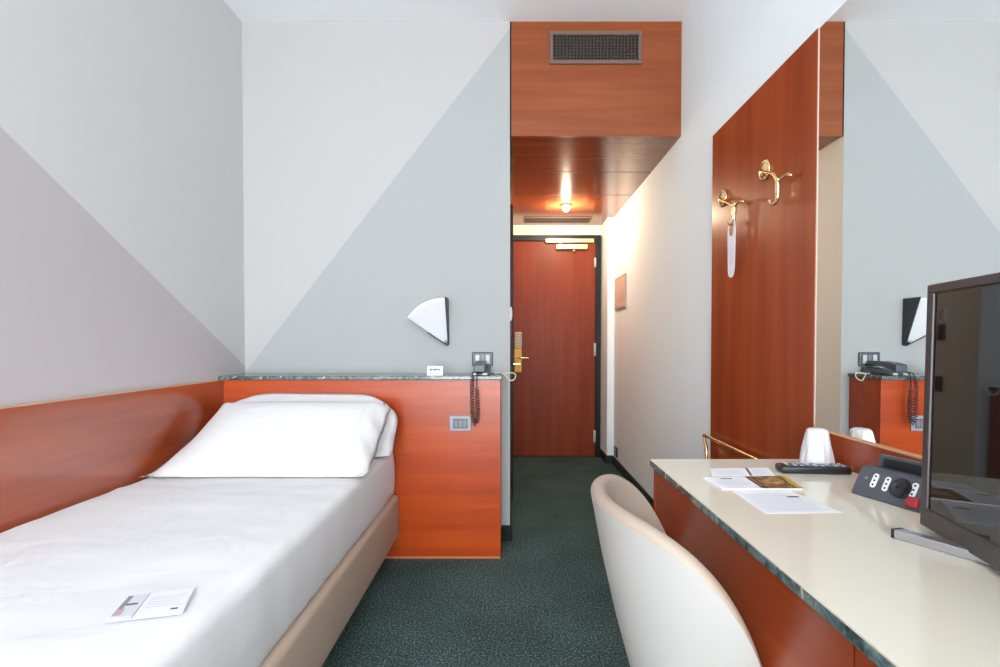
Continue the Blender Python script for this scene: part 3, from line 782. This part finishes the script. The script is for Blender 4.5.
def pill(s, t0, t1, w):
    bb = B(); pts = []
    Lf = fdir.length
    c0, c1 = t0 * Lf + w, t1 * Lf - w
    for k in range(9):
        a = PI + PI * k / 8; pts.append((s + w * math.cos(a), c0 + w * math.sin(a)))
    for k in range(9):
        a = PI * k / 8; pts.append((s + w * math.cos(a), c1 + w * math.sin(a)))
    poly = [PMx @ (Vector((x, 0, 0)) + fn0 + fu * y + fnrm * .0002) for x, y in pts]
    bb.prism(poly, (PMx.to_3x3() @ fnrm) * .0016); return bb
def socket(s, t0, t1):
    so = fin('socket', pill(s, t0, t1, .0058), 'white_plastic', pb, 'white three-hole socket')
    for k in range(3):
        t_ = t0 + (t1 - t0) * (.2 + .3 * k); p = face_pt(s, t_, .0012)
        fin('socket_hole', B().cyl(p, p + (PMx.to_3x3() @ fnrm) * .0012, .0022, seg=10), 'grille_dark', so)
socket(.040, .22, .84); socket(.066, .20, .82); socket(.120, .25, .85)
p = face_pt(.096, .50, .0003); rs = fin('round_socket', B().lathe([(.0215, 0), (.0215, .0025), (.019, .003), (.018, .0005), (0, .0005)], p, PMx.to_3x3() @ fnrm), 'black_plastic', pb, 'round black socket')
for k in (-1, 1):
    p2 = face_pt(.096 + k * .008, .50, .001); fin('socket_hole', B().cyl(p2, p2 + (PMx.to_3x3() @ fnrm) * .001, .0028, seg=10), 'grille_dark', rs)
p = face_pt(.020, .55, .0004); fin('indicator', B().cyl(p, p + (PMx.to_3x3() @ fnrm) * .0008, .004, seg=12), 'grey_plastic', pb)
bb = B(); bb.prism([face_pt(s_, t_, .0003) for s_, t_ in ((.116, -.14), (.141, -.14), (.138, .26), (.120, .26))], (PMx.to_3x3() @ fnrm) * .008, .002)
fin('power_rocker', bb, 'red', pb, 'translucent red rocker switch')
lidm = [(.072, .008, .058), (.076, .008, .086)]
bb = B(); 
def lb(x0, x1, y0, y1, z0, z1, bev=.002): bb.box(x0, x1, y0, y1, z0, z1, bev, 2, PMx)
lb(.012, .150, .070, .082, .045, .086); 
fin('raised_lid', bb, 'dark_plastic', pb)
bb = B(); lb(.024, .140, .068, .0705, .060, .080, .001); fin('lid_recess', bb, 'black_plastic', pb)

# television
T0 = Vector((.742, .903, 0)); T1 = Vector((.742 - .200, .903 - .980, 0)); td = (T1 - T0).normalized(); tn = Vector((td.y, -td.x, 0))
if tn.x > 0: tn = -tn     # screen side faces the bed
TW, TZ0, TZ1 = .735, .771, 1.204
tv = thing('television', (.69, .55, ZD), 'black flat television angled on the desk in front of the mirror', 'television')
TM = Matrix(((td.x, tn.x, 0, T0.x), (td.y, tn.y, 0, T0.y), (0, 0, 1, 0), (0, 0, 0, 1)))
TM.translation = T0
TM = TM @ Matrix.Translation((0, 0, TZ0)) @ Matrix.Rotation(math.radians(.8), 4, 'X') @ Matrix.Translation((0, 0, -TZ0))
def tbox(x0, x1, y0, y1, z0, z1, bev=.0, seg=2): return B().box(x0, x1, y0, y1, z0, z1, bev, seg, TM)
b = B(); bz = .019
b.box(0, TW, -.022, 0, TZ0, TZ0 + .034, .003, 2, TM); b.box(0, TW, -.022, 0, TZ1 - .017, TZ1, .003, 2, TM)
b.box(0, bz, -.022, 0, TZ0 + .030, TZ1 - .014, .003, 2, TM); b.box(TW - bz, TW, -.022, 0, TZ0 + .030, TZ1 - .014, .003, 2, TM)
fin('bezel', b, 'tv_bezel', tv)
fin('screen', tbox(bz - .002, TW - bz + .002, -.010, -.004, TZ0 + .030, TZ1 - .014), 'screen', tv, 'dark glossy screen')
b = B(); b.box(.012, TW - .012, -.034, -.011, TZ0 + .008, TZ1 - .010, .006, 2, TM); b.box(.16, TW - .16, -.060, -.032, TZ0 + .03, TZ1 - .12, .012, 3, TM)
fin('rear_housing', b, 'black_plastic', tv)
fin('stand_neck', tbox(TW / 2 - .035, TW / 2 + .035, -.030, -.008, ZD + .012, TZ0 + .02, .003), 'black_plastic', tv)
# flat base: a wide plate with a bevelled steel front edge
tip, back = Vector((.664, .866, ZD + .0006)), Vector((.744, .735, ZD + .0006))
fo = [Vector((.664, .866)), Vector((.757, .720)), Vector((.775, .50)), Vector((.742, .18)), Vector((.64, .22)), Vector((.640, .55))]
fd = (Vector((.744, .735, 0)) - Vector((.664, .866, 0))).normalized(); fnn = Vector((-fd.y, fd.x, 0))
b = B(); b.prism([(.664, .866, ZD + .0006), (.684, .871, ZD + .0006), (.775, .735, ZD + .0006), (.775, .36, ZD + .0006), (.70, .22, ZD + .0006), (.672, .22, ZD + .0006), (.672, .40, ZD + .0006), (.730, .753, ZD + .0006)], (0, 0, .015), .0015)
fin('stand_base', b, 'steel', tv, 'brushed steel stand base')
fin('base_tip', B().prism([(.6635, .8668, ZD + .0006), (.6845, .8722, ZD + .0006), (.687, .8685, ZD + .0006), (.6655, .8625, ZD + .0006)], (0, 0, .0156)), 'black_plastic', tv, 'black end cap of the stand base')

# ------------------------------------------------------------------ luggage rail beyond the desk
lr = thing('luggage_rack', (.80, 2.0, 0), 'low luggage rack with a bent brass rail behind the desk end', 'luggage rack')
b = B(); b.tube(rounded([(.868, 2.215, .40), (.878, 2.235, .60), (.880, 2.262, .655), (.880, 2.270, .676), (.880, 2.250, .681), (.880, 2.15, .681), (.880, 1.90, .681), (.880, 1.62, .681), (.880, 1.575, .672), (.878, 1.57, .60), (.868, 1.57, .40)], 6), .0075)
fin('guard_rail', b, 'brass', lr)
fin('rack_top', B().box(.68, .905, 1.53, 2.25, .385, .410, .004), 'wood_y', lr)
for x in (.70, .885):
    for y in (1.56, 2.22): fin('leg', B().cyl((x, y, 0), (x, y, .387), .011), 'brass', lr)

# ------------------------------------------------------------------ tub chair
CX, CY, CA, CB = .432, 1.050, .262, .298
ch = thing('tub_chair', (CX, CY, 0), 'white leather tub chair with beige inside pulled up to the desk', 'chair')
TH = math.radians(97)
def rim(th):
    d_ = abs(math.degrees(th)); return max(.47, .785 - .18 * (d_ / 81) ** 4)
def scale_at(z, zr):   # radius factor: 1 at rim, tapering to the foot of the tub
    pts = [(.20, .30), (.25, .46), (.32, .585), (.507, .78), (.644, .90), (.785, 1.0)]
    for (z0, s0), (z1, s1) in zip(pts, pts[1:]):
        if z <= z1: f = (z - z0) / (z1 - z0); return s0 + (s1 - s0) * max(f, 0)
    return 1.0
def tub(th, z, inset=0.0):
    s = scale_at(z, 0)
    return Vector((CX - (CA * s - inset) * math.cos(th), CY - (CB * s - inset) * math.sin(th), z))
b = B(); TK = .034
def outer_f(u, v):
    th = -TH + 2 * TH * u; zr = rim(th); z = .22 + (zr - .012 - .22) * v
    return tub(th, z)
b.grid(outer_f, 64, 22)
fin('outer_shell', b, 'leather', ch, 'white leather outside of the tub')
b = B()
def rim_f(u, v):  # rounded rim, then down the inside
    th = -TH + 2 * TH * u; zr = rim(th)
    if v < .35:
        a = PI * (v / .35); c = tub(th, zr - .012, TK / 2)
        o = tub(th, zr - .012, 0) - c
        return c + o * math.cos(a) + Vector((0, 0, .014 * math.sin(a)))
    f = (v - .35) / .65; z = (zr - .012) + (.40 - (zr - .012)) * f
    return tub(th, z, TK + .004 * math.sin(PI * f))
b.grid(rim_f, 64, 26)
fin('inner_lining', b, 'lining', ch, 'beige rim and inside of the tub')
for sgn in (-1, 1):   # closing faces at the two front ends
    b = B(); th = sgn * TH; zr = rim(th)
    a_ = [tub(th, .22 + (zr - .012 - .22) * k / 8) for k in range(9)]; c_ = [tub(th, .22 + (zr - .012 - .22) * k / 8, TK) for k in range(9)]
    for k in range(8): b.quad([a_[k], a_[k + 1], c_[k + 1], c_[k]])
    fin('front_seam', b, 'leather', ch)
b = B(); 
def disc(r, z): return [(CX + .01 + (r * CA) * math.cos(2 * PI * k / 40), CY + (r * CB) * math.sin(2 * PI * k / 40), z) for k in range(40)]
b.prism(disc(.60, .385), (0, 0, .075), .012, 3)
fin('seat_cushion', b, 'lining', ch)
b = B(); b.prism(disc(.36, .200), (0, 0, .185), .004)
fin('seat_base', b, 'leather', ch)
for sx in (-1, 1):
    for sy in (-1, 1):
        fin('leg', B().cyl((CX + sx * .15, CY + sy * .17, 0), (CX + sx * .07, CY + sy * .08, .21), .009, .014), 'black', ch)

# ------------------------------------------------------------------ lights
def area(name, loc, rot, sx, sy, power, col, spread=None):
    l = bpy.data.lights.new(name, 'AREA'); l.shape = 'RECTANGLE'; l.size = sx; l.size_y = sy; l.energy = power; l.color = col
    if spread: l.spread = spread
    o = bpy.data.objects.new(name, l); C.objects.link(o); o.location = loc; o.rotation_euler = rot; return o
area('window_daylight', ((WX0 + WX1) / 2, Y0 - .09, (WZ0 + WZ1) / 2), (math.radians(90), 0, 0), WX1 - WX0, WZ1 - WZ0, 284, (0.955, 0.985, 1.0))
l = bpy.data.lights.new('corridor_bulb_light', 'POINT'); l.energy = 25; l.color = (1.0, 0.81, 0.57); l.shadow_soft_size = .02
o = bpy.data.objects.new('corridor_bulb_light', l); C.objects.link(o); o.location = (.454, 4.147, ZS - .082)

w = bpy.data.worlds.new('sky'); w.use_nodes = True; sc.world = w
w.node_tree.nodes['Background'].inputs['Color'].default_value = (0.75, 0.85, 1.0, 1); w.node_tree.nodes['Background'].inputs['Strength'].default_value = 1.0

# ------------------------------------------------------------------ camera
cd = bpy.data.cameras.new('camera'); cam = bpy.data.objects.new('camera', cd); C.objects.link(cam)
pitch = math.radians(1.1)
cd.sensor_fit = 'HORIZONTAL'; cd.sensor_width = 36; cd.lens = 18.0; cd.clip_start = .02
cam.location = (0, 0, 1.1); cam.rotation_euler = (math.radians(90) - pitch, 0, 0)
cd.shift_x = (500 - 511) / 1000.0
cd.shift_y = (343 + 500 * math.tan(pitch) - 333.5) / 1000.0
sc.camera = cam

sc.view_settings.view_transform = 'Standard'
sc.view_settings.look = 'None'
sc.view_settings.exposure = 0.0
sc.view_settings.gamma = 1.0
sc.view_settings.use_curve_mapping = False
sc.cycles.use_denoising = True
sc.cycles.max_bounces = 12; sc.cycles.diffuse_bounces = 8; sc.cycles.glossy_bounces = 6
sc.cycles.sample_clamp_indirect = 6.0
